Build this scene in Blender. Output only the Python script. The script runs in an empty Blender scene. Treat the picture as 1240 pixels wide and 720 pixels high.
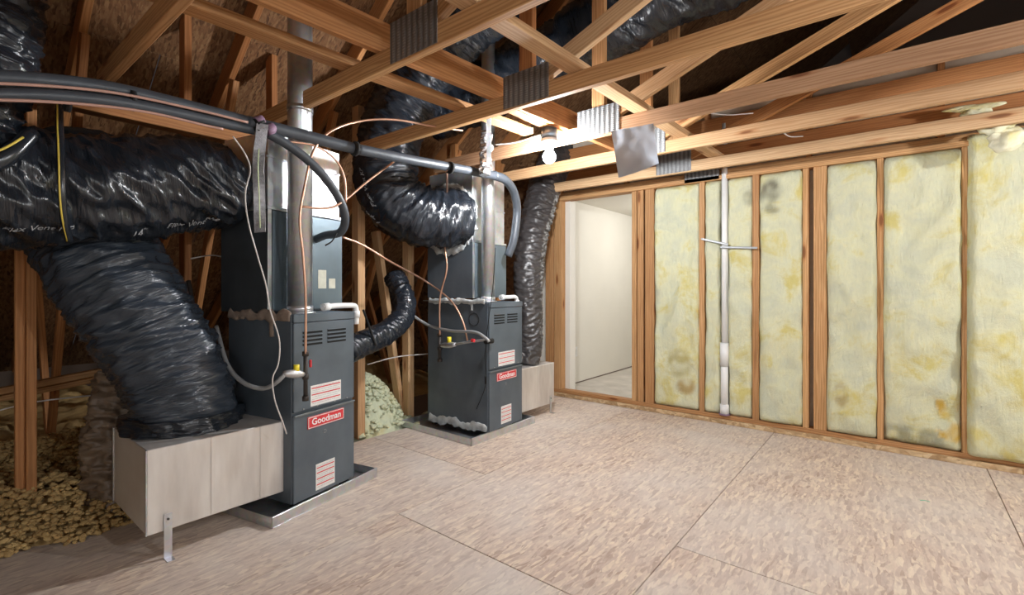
import bpy, bmesh, math, random
from mathutils import Vector, Matrix, noise
random.seed(7)
C = bpy.context.scene
COL = C.collection
PI = math.pi
# ---------------------------------------------------------------- camera
F = 582.0; CX = 620.0; CY = 348.0; H = 1.18; YAW = math.atan(470/582)
cd = bpy.data.cameras.new('camera'); cam = bpy.data.objects.new('camera', cd); COL.objects.link(cam)
cam.location = (0, 0, H); cam.rotation_euler = (PI/2, 0, YAW)
cd.sensor_width = 36; cd.lens = F/1240*36; cd.shift_y = -(360-CY)/1240; cd.clip_start = 0.02
C.camera = cam
# ---------------------------------------------------------------- world, exposure
w = bpy.data.worlds.new('world'); C.world = w; w.use_nodes = True
w.node_tree.nodes['Background'].inputs[0].default_value = (0.75, 0.85, 1, 1)
w.node_tree.nodes['Background'].inputs[1].default_value = 0.05
C.view_settings.view_transform = 'Standard'; C.view_settings.look = 'None'
C.view_settings.exposure = 0.36; C.view_settings.gamma = 1
BULB = 1150.0        # emission of the bulb in view
BULB2 = 1250.0       # the second bulb of the room, right of the frame
FILL_BULB = 750.0        # unseen bulb added near the camera to brighten near floor and left furnace
HALL = 34.0
FILL = 30.0
def lamp(name, loc, power, size, rot=(0,0,0), col=(1,1,1), shape='AREA'):
    l = bpy.data.lights.new(name, shape); o = bpy.data.objects.new(name, l); COL.objects.link(o)
    o.location = loc; o.rotation_euler = rot; l.energy = power; l.color = col
    if shape == 'AREA': l.size = size
    else: l.shadow_soft_size = size
    return o
# unseen fill light added behind the camera, and the hall's own ceiling lamp
lamp('fill_light', (2.6, -2.3, 1.5), FILL, 1.8, (math.radians(85), 0, math.radians(32)), (.93, 0.97, 1))
lamp('hall_lamp', (-1.9, 6.0, 2.0), HALL, 0.25, (0,0,0), (1, 0.98, 0.94), 'POINT')
# ---------------------------------------------------------------- helpers
SN, CS = math.sin(YAW), math.cos(YAW)
def P(u, v, ax, val):
    "point where the sight line through (u, v) of the photo meets the plane ax = val"
    r = (u-CX)/F; dx = -SN+CS*r; dy = CS+SN*r; dz = (CY-v)/F
    if ax == 'X': t = val/dx
    elif ax == 'Y': t = val/dy
    else: t = (val-H)/dz
    return Vector((dx*t, dy*t, H+dz*t))
def ux(u, Y): return P(u, CY, 'Y', Y).x
def uy(u, X): return P(u, CY, 'X', X).y
def link(o, parent=None):
    COL.objects.link(o)
    if parent is not None: o.parent = parent
    return o
def tag(o, label=None, cat=None, group=None, kind=None):
    if label: o['label'] = label
    if cat: o['category'] = cat
    if group: o['group'] = group
    if kind: o['kind'] = kind
    return o
def empty(name, loc, label, cat, group=None, rz=0):
    o = bpy.data.objects.new(name, None); COL.objects.link(o)
    o.location = loc; o.rotation_euler = (0, 0, rz); o.empty_display_size = 0.05
    bpy.context.view_layer.update()
    return tag(o, label, cat, group)
def wmat(o):
    m = Matrix.LocRotScale(o.location, o.rotation_euler, o.scale)
    return wmat(o.parent) @ m if o.parent else m
def obj(name, bm, mat, parent=None, world=True, smooth=False):
    "one mesh object; with world=True the bmesh is in world coordinates and is brought into the parent's frame"
    if parent is not None and world:
        bmesh.ops.transform(bm, matrix=wmat(parent).inverted(), verts=bm.verts)
    me = bpy.data.meshes.new(name); bm.to_mesh(me); bm.free()
    if smooth:
        for p in me.polygons: p.use_smooth = True
    if mat: me.materials.append(mat)
    return link(bpy.data.objects.new(name, me), parent)
def bm_box(bm, lo, hi, bev=0):
    r = bmesh.ops.create_cube(bm, size=1)
    c = [(a+b)/2 for a, b in zip(lo, hi)]; s = [abs(b-a) for a, b in zip(lo, hi)]
    bmesh.ops.scale(bm, vec=s, verts=r['verts']); bmesh.ops.translate(bm, vec=c, verts=r['verts'])
    if bev:
        es = list({e for v in r['verts'] for e in v.link_edges})
        bmesh.ops.bevel(bm, geom=es, offset=bev, segments=1, affect='EDGES')
    return bm
def box(name, lo, hi, mat, parent=None, bev=0.002, world=False):
    return obj(name, bm_box(bmesh.new(), lo, hi, bev), mat, parent, world)
MEMO = {}
def beam(name, p0, p1, w, h, mat, parent=None, up=(0,0,1), roll=0):
    "timber from p0 to p1 (centre line), w = thickness sideways, h = height along up; local X runs along the grain"
    p0, p1 = Vector(p0), Vector(p1)
    L = (p1-p0).length
    k = (round(L, 4), w, h, mat.name)
    if k not in MEMO:
        me = bpy.data.meshes.new(name); bm = bm_box(bmesh.new(), (-L/2, -w/2, -h/2), (L/2, w/2, h/2), 0.003)
        bm.to_mesh(me); bm.free(); me.materials.append(mat); MEMO[k] = me
    o = bpy.data.objects.new(name, MEMO[k])
    x = (p1-p0).normalized(); upv = Vector(up)
    y = upv.cross(x).normalized(); z = x.cross(y)
    M = Matrix((x, y, z)).transposed().to_4x4(); M.translation = (p0+p1)/2
    if parent is not None: M = wmat(parent).inverted() @ M
    link(o, parent); o.matrix_basis = M
    return o
def smooth_path(pts, step=0.02):
    pts = [Vector(p) for p in pts]
    q = [2*pts[0]-pts[1]]+pts+[2*pts[-1]-pts[-2]]
    out = []
    for i in range(1, len(q)-2):
        a, b, c, d = q[i-1:i+3]; n = max(2, int((c-b).length/step))
        for k in range(n):
            t = k/n
            out.append(0.5*((2*b)+(c-a)*t+(2*a-5*b+4*c-d)*t*t+(3*b-a-3*c+d)*t**3))
    out.append(pts[-1]); return out
def frames(path):
    T = [(path[min(i+1, len(path)-1)]-path[max(i-1, 0)]).normalized() for i in range(len(path))]
    n = T[0].orthogonal().normalized()
    ref = Vector((0, 0, 1)) - T[0]*T[0].z
    if ref.length > 0.2: n = ref.normalized()
    N = []
    for t in T:
        n = (n - t*n.dot(t)).normalized(); N.append(n.copy())
    return T, N, [t.cross(a) for t, a in zip(T, N)]
def bm_tube(bm, pts, r, seg=10, step=0.02, smooth=True, caps=True):
    path = smooth_path(pts, step) if smooth else [Vector(p) for p in pts]
    T, N, B = frames(path); rings = []
    for i, p in enumerate(path):
        rr = r(i/(len(path)-1)) if callable(r) else r
        rings.append([bm.verts.new(p+(N[i]*math.cos(a)+B[i]*math.sin(a))*rr) for a in (2*PI*k/seg for k in range(seg))])
    for a, b in zip(rings, rings[1:]):
        for k in range(seg): bm.faces.new((a[k], a[(k+1) % seg], b[(k+1) % seg], b[k]))
    if caps: bm.faces.new(rings[0][::-1]); bm.faces.new(rings[-1])
    return bm
def tube(name, pts, r, mat, parent=None, seg=10, step=0.02, smooth=True, world=True):
    o = obj(name, bm_tube(bmesh.new(), pts, r, seg, step, smooth), mat, parent, world, True)
    return o
def bm_cyl(bm, p0, p1, r, seg=20, r2=None):
    r2 = r if r2 is None else r2
    return bm_tube(bm, [p0, p1], lambda t: r+(r2-r)*t, seg, 1, False)
def cyl(name, p0, p1, r, mat, parent=None, seg=20, r2=None, world=True):
    o = obj(name, bm_cyl(bmesh.new(), p0, p1, r, seg, r2), mat, parent, world)
    for p in o.data.polygons: p.use_smooth = len(p.vertices) == 4
    return o
# ---------------------------------------------------------------- materials
def nodes(name, col=(.5,.5,.5), rough=.5, metal=0, spec=.5):
    m = bpy.data.materials.new(name); m.use_nodes = True; nt = m.node_tree; b = nt.nodes['Principled BSDF']
    b.inputs['Base Color'].default_value = (*col, 1); b.inputs['Roughness'].default_value = rough
    b.inputs['Metallic'].default_value = metal; b.inputs['Specular IOR Level'].default_value = spec
    return m, nt, b
def N(nt, t, **k):
    n = nt.nodes.new(t)
    for a, v in k.items(): setattr(n, a, v)
    return n
def ramp(nt, stops, fac):
    r = N(nt, 'ShaderNodeValToRGB'); e = r.color_ramp.elements
    while len(e) < len(stops): e.new(0.5)
    for i, (p, c) in enumerate(stops): e[i].position = p; e[i].color = (*c, 1) if len(c) == 3 else c
    nt.links.new(fac, r.inputs[0]); return r.outputs[0]
def g(x): return (x, x, x)
def noise_n(nt, vec, scale, detail=4, rough=.5, dist=0):
    n = N(nt, 'ShaderNodeTexNoise'); n.inputs['Scale'].default_value = scale; n.inputs['Detail'].default_value = detail
    n.inputs['Roughness'].default_value = rough; n.inputs['Distortion'].default_value = dist
    if vec: nt.links.new(vec, n.inputs['Vector'])
    return n.outputs[0]
def mapping(nt, vec, scale=(1,1,1), rot=(0,0,0), loc=None):
    m = N(nt, 'ShaderNodeMapping'); m.inputs['Scale'].default_value = scale; m.inputs['Rotation'].default_value = rot
    nt.links.new(vec, m.inputs['Vector'])
    if loc is not None: nt.links.new(loc, m.inputs['Location'])
    return m.outputs[0]
def mixc(nt, fac, a, b, mode='MIX'):
    m = N(nt, 'ShaderNodeMix', data_type='RGBA', blend_type=mode)
    for s, v in ((0, fac), (6, a), (7, b)):
        if hasattr(v, 'type'): nt.links.new(v, m.inputs[s])
        else: m.inputs[s].default_value = v if s == 0 else (*v, 1)
    return m.outputs[2]
def bump(nt, b, h, dist=.002, strength=1):
    n = N(nt, 'ShaderNodeBump'); n.inputs['Distance'].default_value = dist; n.inputs['Strength'].default_value = strength
    nt.links.new(h, n.inputs['Height']); nt.links.new(n.outputs[0], b.inputs['Normal'])
def coord(nt, which='Object'): return N(nt, 'ShaderNodeTexCoord').outputs[which]
def simple(name, col, rough=.5, metal=0, spec=.5, vary=0, scale=8, bumpd=0):
    m, nt, b = nodes(name, col, rough, metal, spec)
    if vary:
        n = noise_n(nt, coord(nt), scale, 5)
        nt.links.new(ramp(nt, [(.3, tuple(c*(1-vary) for c in col)), (.7, tuple(min(1, c*(1+vary)) for c in col))], n), b.inputs['Base Color'])
    if bumpd: bump(nt, b, noise_n(nt, coord(nt), scale*6, 4), bumpd)
    return m
def wood(name, light, dark, rough=.62):
    m, nt, b = nodes(name, light, rough, 0, .3)
    oi = N(nt, 'ShaderNodeObjectInfo'); co = coord(nt)
    cmb = N(nt, 'ShaderNodeCombineXYZ'); mul = N(nt, 'ShaderNodeMath', operation='MULTIPLY'); mul.inputs[1].default_value = 37
    nt.links.new(oi.outputs['Random'], mul.inputs[0])
    for i in range(3): nt.links.new(mul.outputs[0], cmb.inputs[i])
    v = mapping(nt, co, (1, 1, 1), loc=cmb.outputs[0])
    warp = noise_n(nt, mapping(nt, v, (1.2, 5, 5)), 1, 2)
    grain = N(nt, 'ShaderNodeTexWave', wave_type='RINGS', rings_direction='X')
    grain.inputs['Scale'].default_value = 5.5; grain.inputs['Distortion'].default_value = 9; grain.inputs['Detail'].default_value = 2.5
    grain.inputs['Detail Scale'].default_value = 1.1
    nt.links.new(mapping(nt, v, (.35, 5, 5)), grain.inputs['Vector'])
    fine = noise_n(nt, mapping(nt, v, (3, 90, 90)), 1, 4, .6)
    c = ramp(nt, [(.1, dark), (.75, light)], grain.outputs['Fac'])
    c = mixc(nt, .45, c, light)
    c = mixc(nt, .5, c, ramp(nt, [(.3, g(.72)), (.7, g(1))], fine), 'MULTIPLY')
    c = mixc(nt, .8, c, ramp(nt, [(.3, (.8, .72, .66)), (.7, (1.0, 1.0, 1.0))], warp), 'MULTIPLY')
    # knots
    vo = N(nt, 'ShaderNodeTexVoronoi'); vo.inputs['Scale'].default_value = 1
    nt.links.new(mapping(nt, v, (2.1, 9, 9)), vo.inputs['Vector'])
    k = ramp(nt, [(.0, (.22, .1, .05)), (.09, (.35, .18, .09)), (.13, (.85, .7, .6)), (.2, g(1))], vo.outputs['Distance'])
    c = mixc(nt, .85, c, k, 'MULTIPLY')
    # board to board variation
    c = mixc(nt, 1, c, ramp(nt, [(0, (.78, .7, .64)), (.5, g(.95)), (1, (1.0, .98, .94))], oi.outputs['Random']), 'MULTIPLY')
    nt.links.new(c, b.inputs['Base Color']); bump(nt, b, fine, .0008)
    return m
def osb(name, cols, contrast=1, scale=1, haze=None):
    "strand board: three layers of flakes lying in different directions"
    m, nt, b = nodes(name, cols[1], .68, 0, .25)
    oi = N(nt, 'ShaderNodeObjectInfo'); co = coord(nt)
    cmb = N(nt, 'ShaderNodeCombineXYZ'); mul = N(nt, 'ShaderNodeMath', operation='MULTIPLY'); mul.inputs[1].default_value = 23
    nt.links.new(oi.outputs['Random'], mul.inputs[0])
    for i in range(3): nt.links.new(mul.outputs[0], cmb.inputs[i])
    v0 = mapping(nt, co, (1, 1, 1), loc=cmb.outputs[0])
    wn = N(nt, 'ShaderNodeTexNoise'); wn.inputs['Scale'].default_value = 7; wn.inputs['Detail'].default_value = 2
    nt.links.new(v0, wn.inputs['Vector'])
    vm = N(nt, 'ShaderNodeVectorMath', operation='MULTIPLY_ADD'); vm.inputs[1].default_value = (.03, .03, .03)
    nt.links.new(wn.outputs['Color'], vm.inputs[0]); nt.links.new(v0, vm.inputs[2]); v = vm.outputs[0]
    c = None; hs = None
    for i, (rot, sx, sy) in enumerate(((.5, 13, 84), (-.65, 15, 76), (1.35, 12, 90), (.02, 14, 80))):
        vo = N(nt, 'ShaderNodeTexVoronoi'); vo.inputs['Scale'].default_value = scale
        r = rot if not isinstance(rot, tuple) else rot[0]
        nt.links.new(mapping(nt, v, (sx, sy, 30), (0, 0, r)), vo.inputs['Vector'])
        sep = N(nt, 'ShaderNodeSeparateColor'); nt.links.new(vo.outputs['Color'], sep.inputs[0])
        ci = ramp(nt, [(0, cols[0]), (.3, cols[1]), (.65, cols[2]), (1, cols[3])], sep.outputs[0])
        if c is None: c = ci; hs = sep.outputs[1]
        else:
            f = ramp(nt, [(.48, g(0)), (.55, g(1))], noise_n(nt, mapping(nt, v, (7+i, 16, 7), (0, 0, r)), 1.2, 2))
            c = mixc(nt, f, c, ci); hs = mixc(nt, f, hs, sep.outputs[1])
    fine = noise_n(nt, mapping(nt, v, (25, 90, 60), (0, 0, .3)), 1, 5, .65)
    c = mixc(nt, .35*contrast, c, ramp(nt, [(.3, g(.45)), (.65, g(1))], fine), 'MULTIPLY')
    big = noise_n(nt, coord(nt, 'Object'), 1.3, 4)
    if haze: c = mixc(nt, ramp(nt, [(.4, g(0)), (.7, g(.55))], big), c, haze)
    nt.links.new(c, b.inputs['Base Color']); bump(nt, b, hs, .0006)
    return m
WOOD = wood('pine', (.70, .42, .20), (.40, .18, .065))
WOODL = wood('pale_pine', (.80, .56, .33), (.58, .34, .16))
WOODO = wood('orange_pine', (.62, .30, .12), (.40, .17, .06))
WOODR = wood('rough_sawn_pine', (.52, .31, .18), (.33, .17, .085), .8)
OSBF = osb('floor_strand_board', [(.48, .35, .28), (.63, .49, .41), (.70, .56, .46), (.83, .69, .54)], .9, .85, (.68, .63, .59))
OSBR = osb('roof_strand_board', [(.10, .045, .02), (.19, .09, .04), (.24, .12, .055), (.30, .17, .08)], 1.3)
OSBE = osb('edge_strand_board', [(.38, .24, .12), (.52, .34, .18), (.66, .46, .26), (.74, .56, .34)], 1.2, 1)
DRY = simple('drywall', (.76, .73, .66), .85, 0, .2, .02, 3)
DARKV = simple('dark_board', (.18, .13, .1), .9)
GALV, nt_, b_ = nodes('galvanised_steel', (.62, .65, .68), .36, .92)
_n = noise_n(nt_, mapping(nt_, coord(nt_), (3, 3, 3)), 2, 3)
_v = N(nt_, 'ShaderNodeTexVoronoi'); _v.inputs['Scale'].default_value = 45; nt_.links.new(coord(nt_), _v.inputs['Vector'])
nt_.links.new(mixc(nt_, .18, ramp(nt_, [(.3, (.52, .54, .56)), (.7, (.72, .74, .76))], _n), _v.outputs['Color'], 'SOFT_LIGHT'), b_.inputs['Base Color'])
nt_.links.new(ramp(nt_, [(.3, g(.28)), (.7, g(.5))], _n), b_.inputs['Roughness'])
DULL, nt_, b_ = nodes('dull_duct_steel', (.60, .57, .54), .55, .7)
_n = noise_n(nt_, mapping(nt_, coord(nt_), (2, 9, 2)), 1.5, 4)
nt_.links.new(ramp(nt_, [(.3, (.64, .60, .57)), (.7, (.82, .79, .76))], _n), b_.inputs['Base Color'])
FURN, nt_, b_ = nodes('charcoal_enamel', (.055, .066, .078), .38, .25, .5)
_n = noise_n(nt_, coord(nt_), 5, 5)
nt_.links.new(ramp(nt_, [(.3, (.085, .108, .132)), (.7, (.125, .152, .18))], _n), b_.inputs['Base Color'])
nt_.links.new(ramp(nt_, [(.35, g(.34)), (.7, g(.52))], _n), b_.inputs['Roughness'])
FSIDE = simple('dark_cabinet_steel', (.05, .058, .066), .5, .2, .4, .2, 6)
BLUEST = simple('blue_grey_cabinet', (.13, .17, .2), .4, .5, .5, .15, 5)
SLOT = simple('slot_black', (.004, .004, .004), .8)
MASTIC = simple('grey_mastic', (.48, .5, .5), .8, 0, .3, .25, 20, .002)
def plastic(name, col, rough, sx, sy, dist):
    m, nt, b = nodes(name, col, rough, 0, .6)
    uv = coord(nt, 'UV')
    n1 = noise_n(nt, mapping(nt, uv, (sx, sy, 1)), 1, 3, .5, 1.0)
    n2 = noise_n(nt, mapping(nt, uv, (sx*.4, sy*2.2, 1), (0, 0, .5)), 1, 3, .5, .6)
    bump(nt, b, mixc(nt, .5, n1, n2), dist)
    return m
BLK = plastic('black_duct_wrap', (.014, .018, .025), .24, 60, 6, .012)
BLK2 = plastic('grey_black_duct_wrap', (.036, .046, .062), .25, 80, 5, .013)
BRN = plastic('foil_duct_wrap', (.20, .14, .095), .38, 40, 5, .012)
FOAM = simple('pipe_foam', (.05, .058, .07), .45, 0, .5, .15, 10, .001)
COPPER = simple('copper', (.62, .36, .25), .38, .75, .5, .15, 12)
GREYH = simple('grey_conduit', (.33, .34, .35), .4, .3)
PVC = simple('white_pvc', (.78, .78, .77), .35, 0, .5, .04, 6)
WHITE = simple('white_label', (.72, .72, .70), .6, 0, .3, .06, 30)
RED = simple('red_enamel', (.62, .035, .045), .35)
YEL = simple('yellow_plastic', (.75, .62, .03), .4)
IRON = simple('black_iron_pipe', (.06, .05, .045), .55, .5, .5, .3, 20)
SILV = simple('cast_aluminium', (.55, .55, .56), .4, .8, .5, .1, 20)
TAPE = simple('foil_tape', (.72, .73, .76), .22, .95, .5, .15, 15, .004)
TWINE = simple('white_cable', (.62, .58, .55), .5)
PURP = simple('purple_primer', (.22, .13, .2), .6)
YSTRIP = simple('yellow_stripe', (.70, .52, .08), .5)
BLUEBOX = simple('steel_box', (.16, .19, .22), .4, .6)
def batt_mat(name, c1, c2, c3, stain=False):
    m, nt, b = nodes(name, c1, .95, 0, .1)
    co = coord(nt)
    oi = N(nt, 'ShaderNodeObjectInfo'); cmb = N(nt, 'ShaderNodeCombineXYZ'); mul = N(nt, 'ShaderNodeMath', operation='MULTIPLY'); mul.inputs[1].default_value = 19
    nt.links.new(oi.outputs['Random'], mul.inputs[0])
    for i in range(3): nt.links.new(mul.outputs[0], cmb.inputs[i])
    v = mapping(nt, co, (1, 1, 1), loc=cmb.outputs[0])
    a = noise_n(nt, v, 4.5, 6, .62, .4); d = noise_n(nt, mapping(nt, v, (60, 60, 14)), 1, 5, .7); e = noise_n(nt, mapping(nt, v, (2.2, 2.2, 1.1)), 1.1, 5, .6, .3)
    c = ramp(nt, [(.35, c1), (.52, c2), (.66, c3)], a)
    c = mixc(nt, ramp(nt, [(.62, g(0)), (.74, g(.35))], e), c, (.42, .40, .30))
    c = mixc(nt, .3, c, ramp(nt, [(.25, g(.7)), (.7, g(1))], d), 'MULTIPLY')
    if stain:
        at = N(nt, 'ShaderNodeAttribute', attribute_name='stain')
        c = mixc(nt, at.outputs['Alpha'], c, at.outputs['Color'])
    nt.links.new(c, b.inputs['Base Color']); bump(nt, b, mixc(nt, .35, a, d), .035 if stain else .01)
    return m
BATT = batt_mat('yellow_glass_wool', (.64, .65, .49), (.73, .72, .49), (.68, .60, .24), True)
WOOL = batt_mat('torn_yellow_wool', (.72, .70, .54), (.80, .77, .55), (.76, .66, .30))
LOOSE = batt_mat('loose_wool', (.44, .29, .12), (.56, .38, .17), (.66, .47, .21))
LOOSEG = batt_mat('pale_loose_wool', (.56, .60, .44), (.66, .68, .48), (.6, .54, .3))
PAPER = simple('pale_wall_panel', (.60, .52, .42), .8, 0, .2, .12, 4)
BULBM, nt_, b_ = nodes('lit_bulb'); b_.inputs['Emission Color'].default_value = (.94, .97, 1, 1); b_.inputs['Emission Strength'].default_value = BULB
BULBM2, nt_, b_ = nodes('lit_bulb_right'); b_.inputs['Emission Color'].default_value = (.95, .97, 1, 1); b_.inputs['Emission Strength'].default_value = BULB2
FILL_BULBM, nt_, b_ = nodes('fill_bulb_near'); b_.inputs['Emission Color'].default_value = (.92, .96, 1, 1); b_.inputs['Emission Strength'].default_value = FILL_BULB
PLATE, nt_, b_ = nodes('toothed_plate', (.34, .35, .37), .6, .7)
_w = N(nt_, 'ShaderNodeTexWave', bands_direction='X'); _w.inputs['Scale'].default_value = 9; nt_.links.new(coord(nt_), _w.inputs['Vector'])
_w2 = N(nt_, 'ShaderNodeTexWave', bands_direction='Z'); _w2.inputs['Scale'].default_value = 26; nt_.links.new(coord(nt_), _w2.inputs['Vector'])
bump(nt_, b_, mixc(nt_, .5, _w.outputs['Fac'], _w2.outputs['Fac'], 'MULTIPLY'), .003)
nt_.links.new(ramp(nt_, [(.1, g(.18)), (.8, g(.30))], _w.outputs['Fac']), b_.inputs['Base Color'])

# ================================================================ THE SETTING
YW = 4.40           # front of the framing of the right wall
fl = box('floor', (-3.25, -2.6, -.05), (4.0, 4.52, -.020), DARKV); tag(fl, kind='structure')
G_ = .0022
def sheet(x0, y0, x1, y1):
    y0 = max(y0, -2.6); y1 = min(y1, 4.5); x1 = min(x1, 4.0)
    if y1-y0 < .02 or x1-x0 < .02: return
    # local origin at centre so each sheet has its own strands; long side is local X
    cx, cy = (x0+x1)/2, (y0+y1)/2
    bm = bm_box(bmesh.new(), (-(y1-y0)/2+G_, -(x1-x0)/2+G_, -.019), ((y1-y0)/2-G_, (x1-x0)/2-G_, 0), .0015)
    me = bpy.data.meshes.new('osb_sheet'); bm.to_mesh(me); bm.free(); me.materials.append(OSBF)
    o = link(bpy.data.objects.new('osb_sheet', me), fl); o.location = (cx, cy, 0); o.rotation_euler = (0, 0, PI/2)
for x0, off in ((-3.24, 2.26), (-2.04, 1.58), (-.80, 2.18), (.44, 3.35), (1.68, 2.2), (2.9, 1.58)):
    y = off-2.44*3
    while y < 4.5: sheet(x0, y, min(x0+1.24, {-3.24: -2.04}.get(x0, x0+1.24)), y+2.44); y += 2.44
# attic floor beyond the knee wall
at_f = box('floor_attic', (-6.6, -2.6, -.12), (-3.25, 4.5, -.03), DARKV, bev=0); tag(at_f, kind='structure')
hall = box('floor_hall', (-3.2, 4.52, -.05), (-.2, 9.0, -.002), simple('hall_slab', (.56, .52, .47), .7, 0, .3, .15, 5), bev=0); tag(hall, kind='structure')
# ---- right wall: sheathing, plates, studs
wr = box('wall_right', (-2.06, 4.50, 0), (4.0, 4.53, 2.9), DRY, bev=0); tag(wr, kind='structure')
ST = .038; SD = .089
def stud(u0, u1, z0=.076, z1=2.12, mat=WOOD, dy=0):
    x0, x1 = ux(u0, YW), ux(u1, YW)
    return beam('stud', ((x0+x1)/2, YW+SD/2+dy, z0), ((x0+x1)/2, YW+SD/2+dy, z1), SD, abs(x1-x0), mat, wr, up=(1, 0, 0))
beam('bottom_plate', (-3.2, YW+SD/2, .057), (4, YW+SD/2, .057), SD, .038, WOOD, wr)
beam('edge_strip', (-3.2, YW+.03, .019), (4, YW+.03, .019), .10, .037, OSBE, wr)
beam('top_plate', (-3.2, YW+SD/2, 2.139), (4, YW+SD/2, 2.139), SD+.03, .038, WOOD, wr)
beam('top_plate', (-3.2, YW+SD/2+.01, 2.185), (4, YW+SD/2+.01, 2.185), SD, .05, WOOD, wr)
for a, b in ((765, 770.5), (771.5, 779), (781, 792), (846.5, 853), (911, 919), (972, 979), (985, 1001), (1062, 1070), (1164.5, 1172)):
    stud(a, b)
for x in (1.15, 1.76, 2.37, 2.98, 3.6):
    beam('stud', (x, YW+SD/2, .076), (x, YW+SD/2, 2.12), SD, ST, WOOD, wr, up=(1, 0, 0))
# left of the doorway
wj = box('wall_doorway', (-3.16, YW+.02, 0.0), (-3.10, 4.53, 2.12), DRY, bev=0); tag(wj, kind='structure')
for a, b in ((660.5, 670), (671, 680)):
    x0, x1 = ux(a, YW), ux(b, YW)
    beam('stud', ((x0+x1)/2, YW+SD/2, .076), ((x0+x1)/2, YW+SD/2, 2.12), SD, x1-x0, WOOD, wj, up=(1, 0, 0))
box('drywall_edge', (ux(680, YW)+.002, 4.47, .0), (ux(686, YW), 4.58, 2.12), DRY, wj, 0.001)
# attic end wall left of the doorway
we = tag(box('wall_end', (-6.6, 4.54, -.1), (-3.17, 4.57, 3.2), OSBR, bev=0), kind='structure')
# hall
hw = box('wall_hall', (-3.16, 4.60, 0), (-3.11, 9.0, 2.3), DRY, bev=0); tag(hw, kind='structure')
pl = box('outlet_plate', (-3.11, uy(697, -3.11)-.04, .33), (-3.103, uy(697, -3.11)+.035, .45), PVC, hw, .001)
box('outlet_socket', (-3.103, uy(697, -3.11)-.015, .36), (-3.1005, uy(697, -3.11)+.015, .42), WHITE, pl, 0)
box('trim_gap', (-3.109, 4.62, .0), (-3.106, 9, .012), DARKV, hw, 0)
tag(box('wall_hall_far', (-3.2, 9.0, 0), (-.2, 9.05, 2.3), DRY, bev=0), kind='structure')
tag(box('wall_hall_right', (-.25, 4.54, 0), (-.2, 9.0, 2.3), DRY, bev=0), kind='structure')
tag(box('ceiling_hall', (-3.2, 4.56, 2.24), (-.2, 9.05, 2.28), DRY, bev=0), kind='structure')
# walls behind and beside the camera
tag(box('wall_back', (-3.3, -2.65, 0), (4.0, -2.6, 2.13), DRY, bev=0), kind='structure')
tag(box('wall_far_side', (4.0, -2.6, 0), (4.05, 4.5, 2.13), DRY, bev=0), kind='structure')
# gable framing over the right wall: pale panels, ledger board, rail
for k in range(9):
    x0 = -2.9+k*.78
    box('upper_panel', (x0+.02, 4.47, 2.215), (x0+.76, 4.495, 2.84), PAPER, wr, .004)
    beam('upper_stud', (x0, 4.45, 2.21), (x0, 4.45, 2.86), .07, ST, WOODO, wr, up=(1, 0, 0))
beam('ledger_board', (-3.0, 4.40, 2.60), (4.0, 4.40, 2.60), .038, .12, WOODO, wr)
beam('upper_rail', (-3.0, 4.38, 2.36), (4.0, 4.38, 2.36), .038, .10, WOODO, wr)
# ---- roof: deck boards
RS = .75; RZ = 2.86; RX = -3.3
def roofz(x): return RZ+(x-RX)*RS if x < 1.6 else RZ+(1.6-RX)*RS-(x-1.6)*RS
rf = bpy.data.objects.new('ceiling', None); COL.objects.link(rf); tag(rf, kind='structure')
ang = math.atan(RS)
for j in range(10):
    for i in range(8):
        x0 = -6.6+i*1.0; y0 = -2.7+j*1.22-(i % 2)*.6
        if x0 > 1.0: continue
        x1 = min(x0+.995, 1.6); y1 = y0+1.215
        bm = bmesh.new(); vs = []
        for dz in (0, .012):
            for x, y in ((x0, y0), (x1, y0), (x1, y1), (x0, y1)): vs.append(bm.verts.new((x-x0, y-y0, roofz(x)+dz-roofz(x0))))
        for q in ((3, 2, 1, 0), (4, 5, 6, 7), (0, 1, 5, 4), (1, 2, 6, 5), (2, 3, 7, 6), (3, 0, 4, 7)): bm.faces.new([vs[k] for k in q])
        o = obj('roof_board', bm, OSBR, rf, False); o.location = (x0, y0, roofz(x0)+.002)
bm = bmesh.new()
for x0, x1 in ((1.6, 7.6),):
    vs = [bm.verts.new((x, y, roofz(x)+dz)) for dz in (0, .012) for x, y in ((x0, -3.4), (x1, -3.4), (x1, 9.5), (x0, 9.5))]
    for q in ((3, 2, 1, 0), (4, 5, 6, 7), (0, 1, 5, 4), (1, 2, 6, 5), (2, 3, 7, 6), (3, 0, 4, 7)): bm.faces.new([vs[k] for k in q])
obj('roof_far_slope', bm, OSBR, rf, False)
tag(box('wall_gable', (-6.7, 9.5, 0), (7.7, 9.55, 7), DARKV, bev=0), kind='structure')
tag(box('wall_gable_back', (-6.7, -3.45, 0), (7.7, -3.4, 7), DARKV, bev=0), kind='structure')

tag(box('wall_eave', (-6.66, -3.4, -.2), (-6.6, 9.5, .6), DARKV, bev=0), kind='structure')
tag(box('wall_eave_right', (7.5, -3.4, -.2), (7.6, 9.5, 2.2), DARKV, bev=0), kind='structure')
tag(box('floor_beyond', (4.05, -3.4, -.2), (7.5, 9.5, -.1), DARKV, bev=0), kind='structure')
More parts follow.
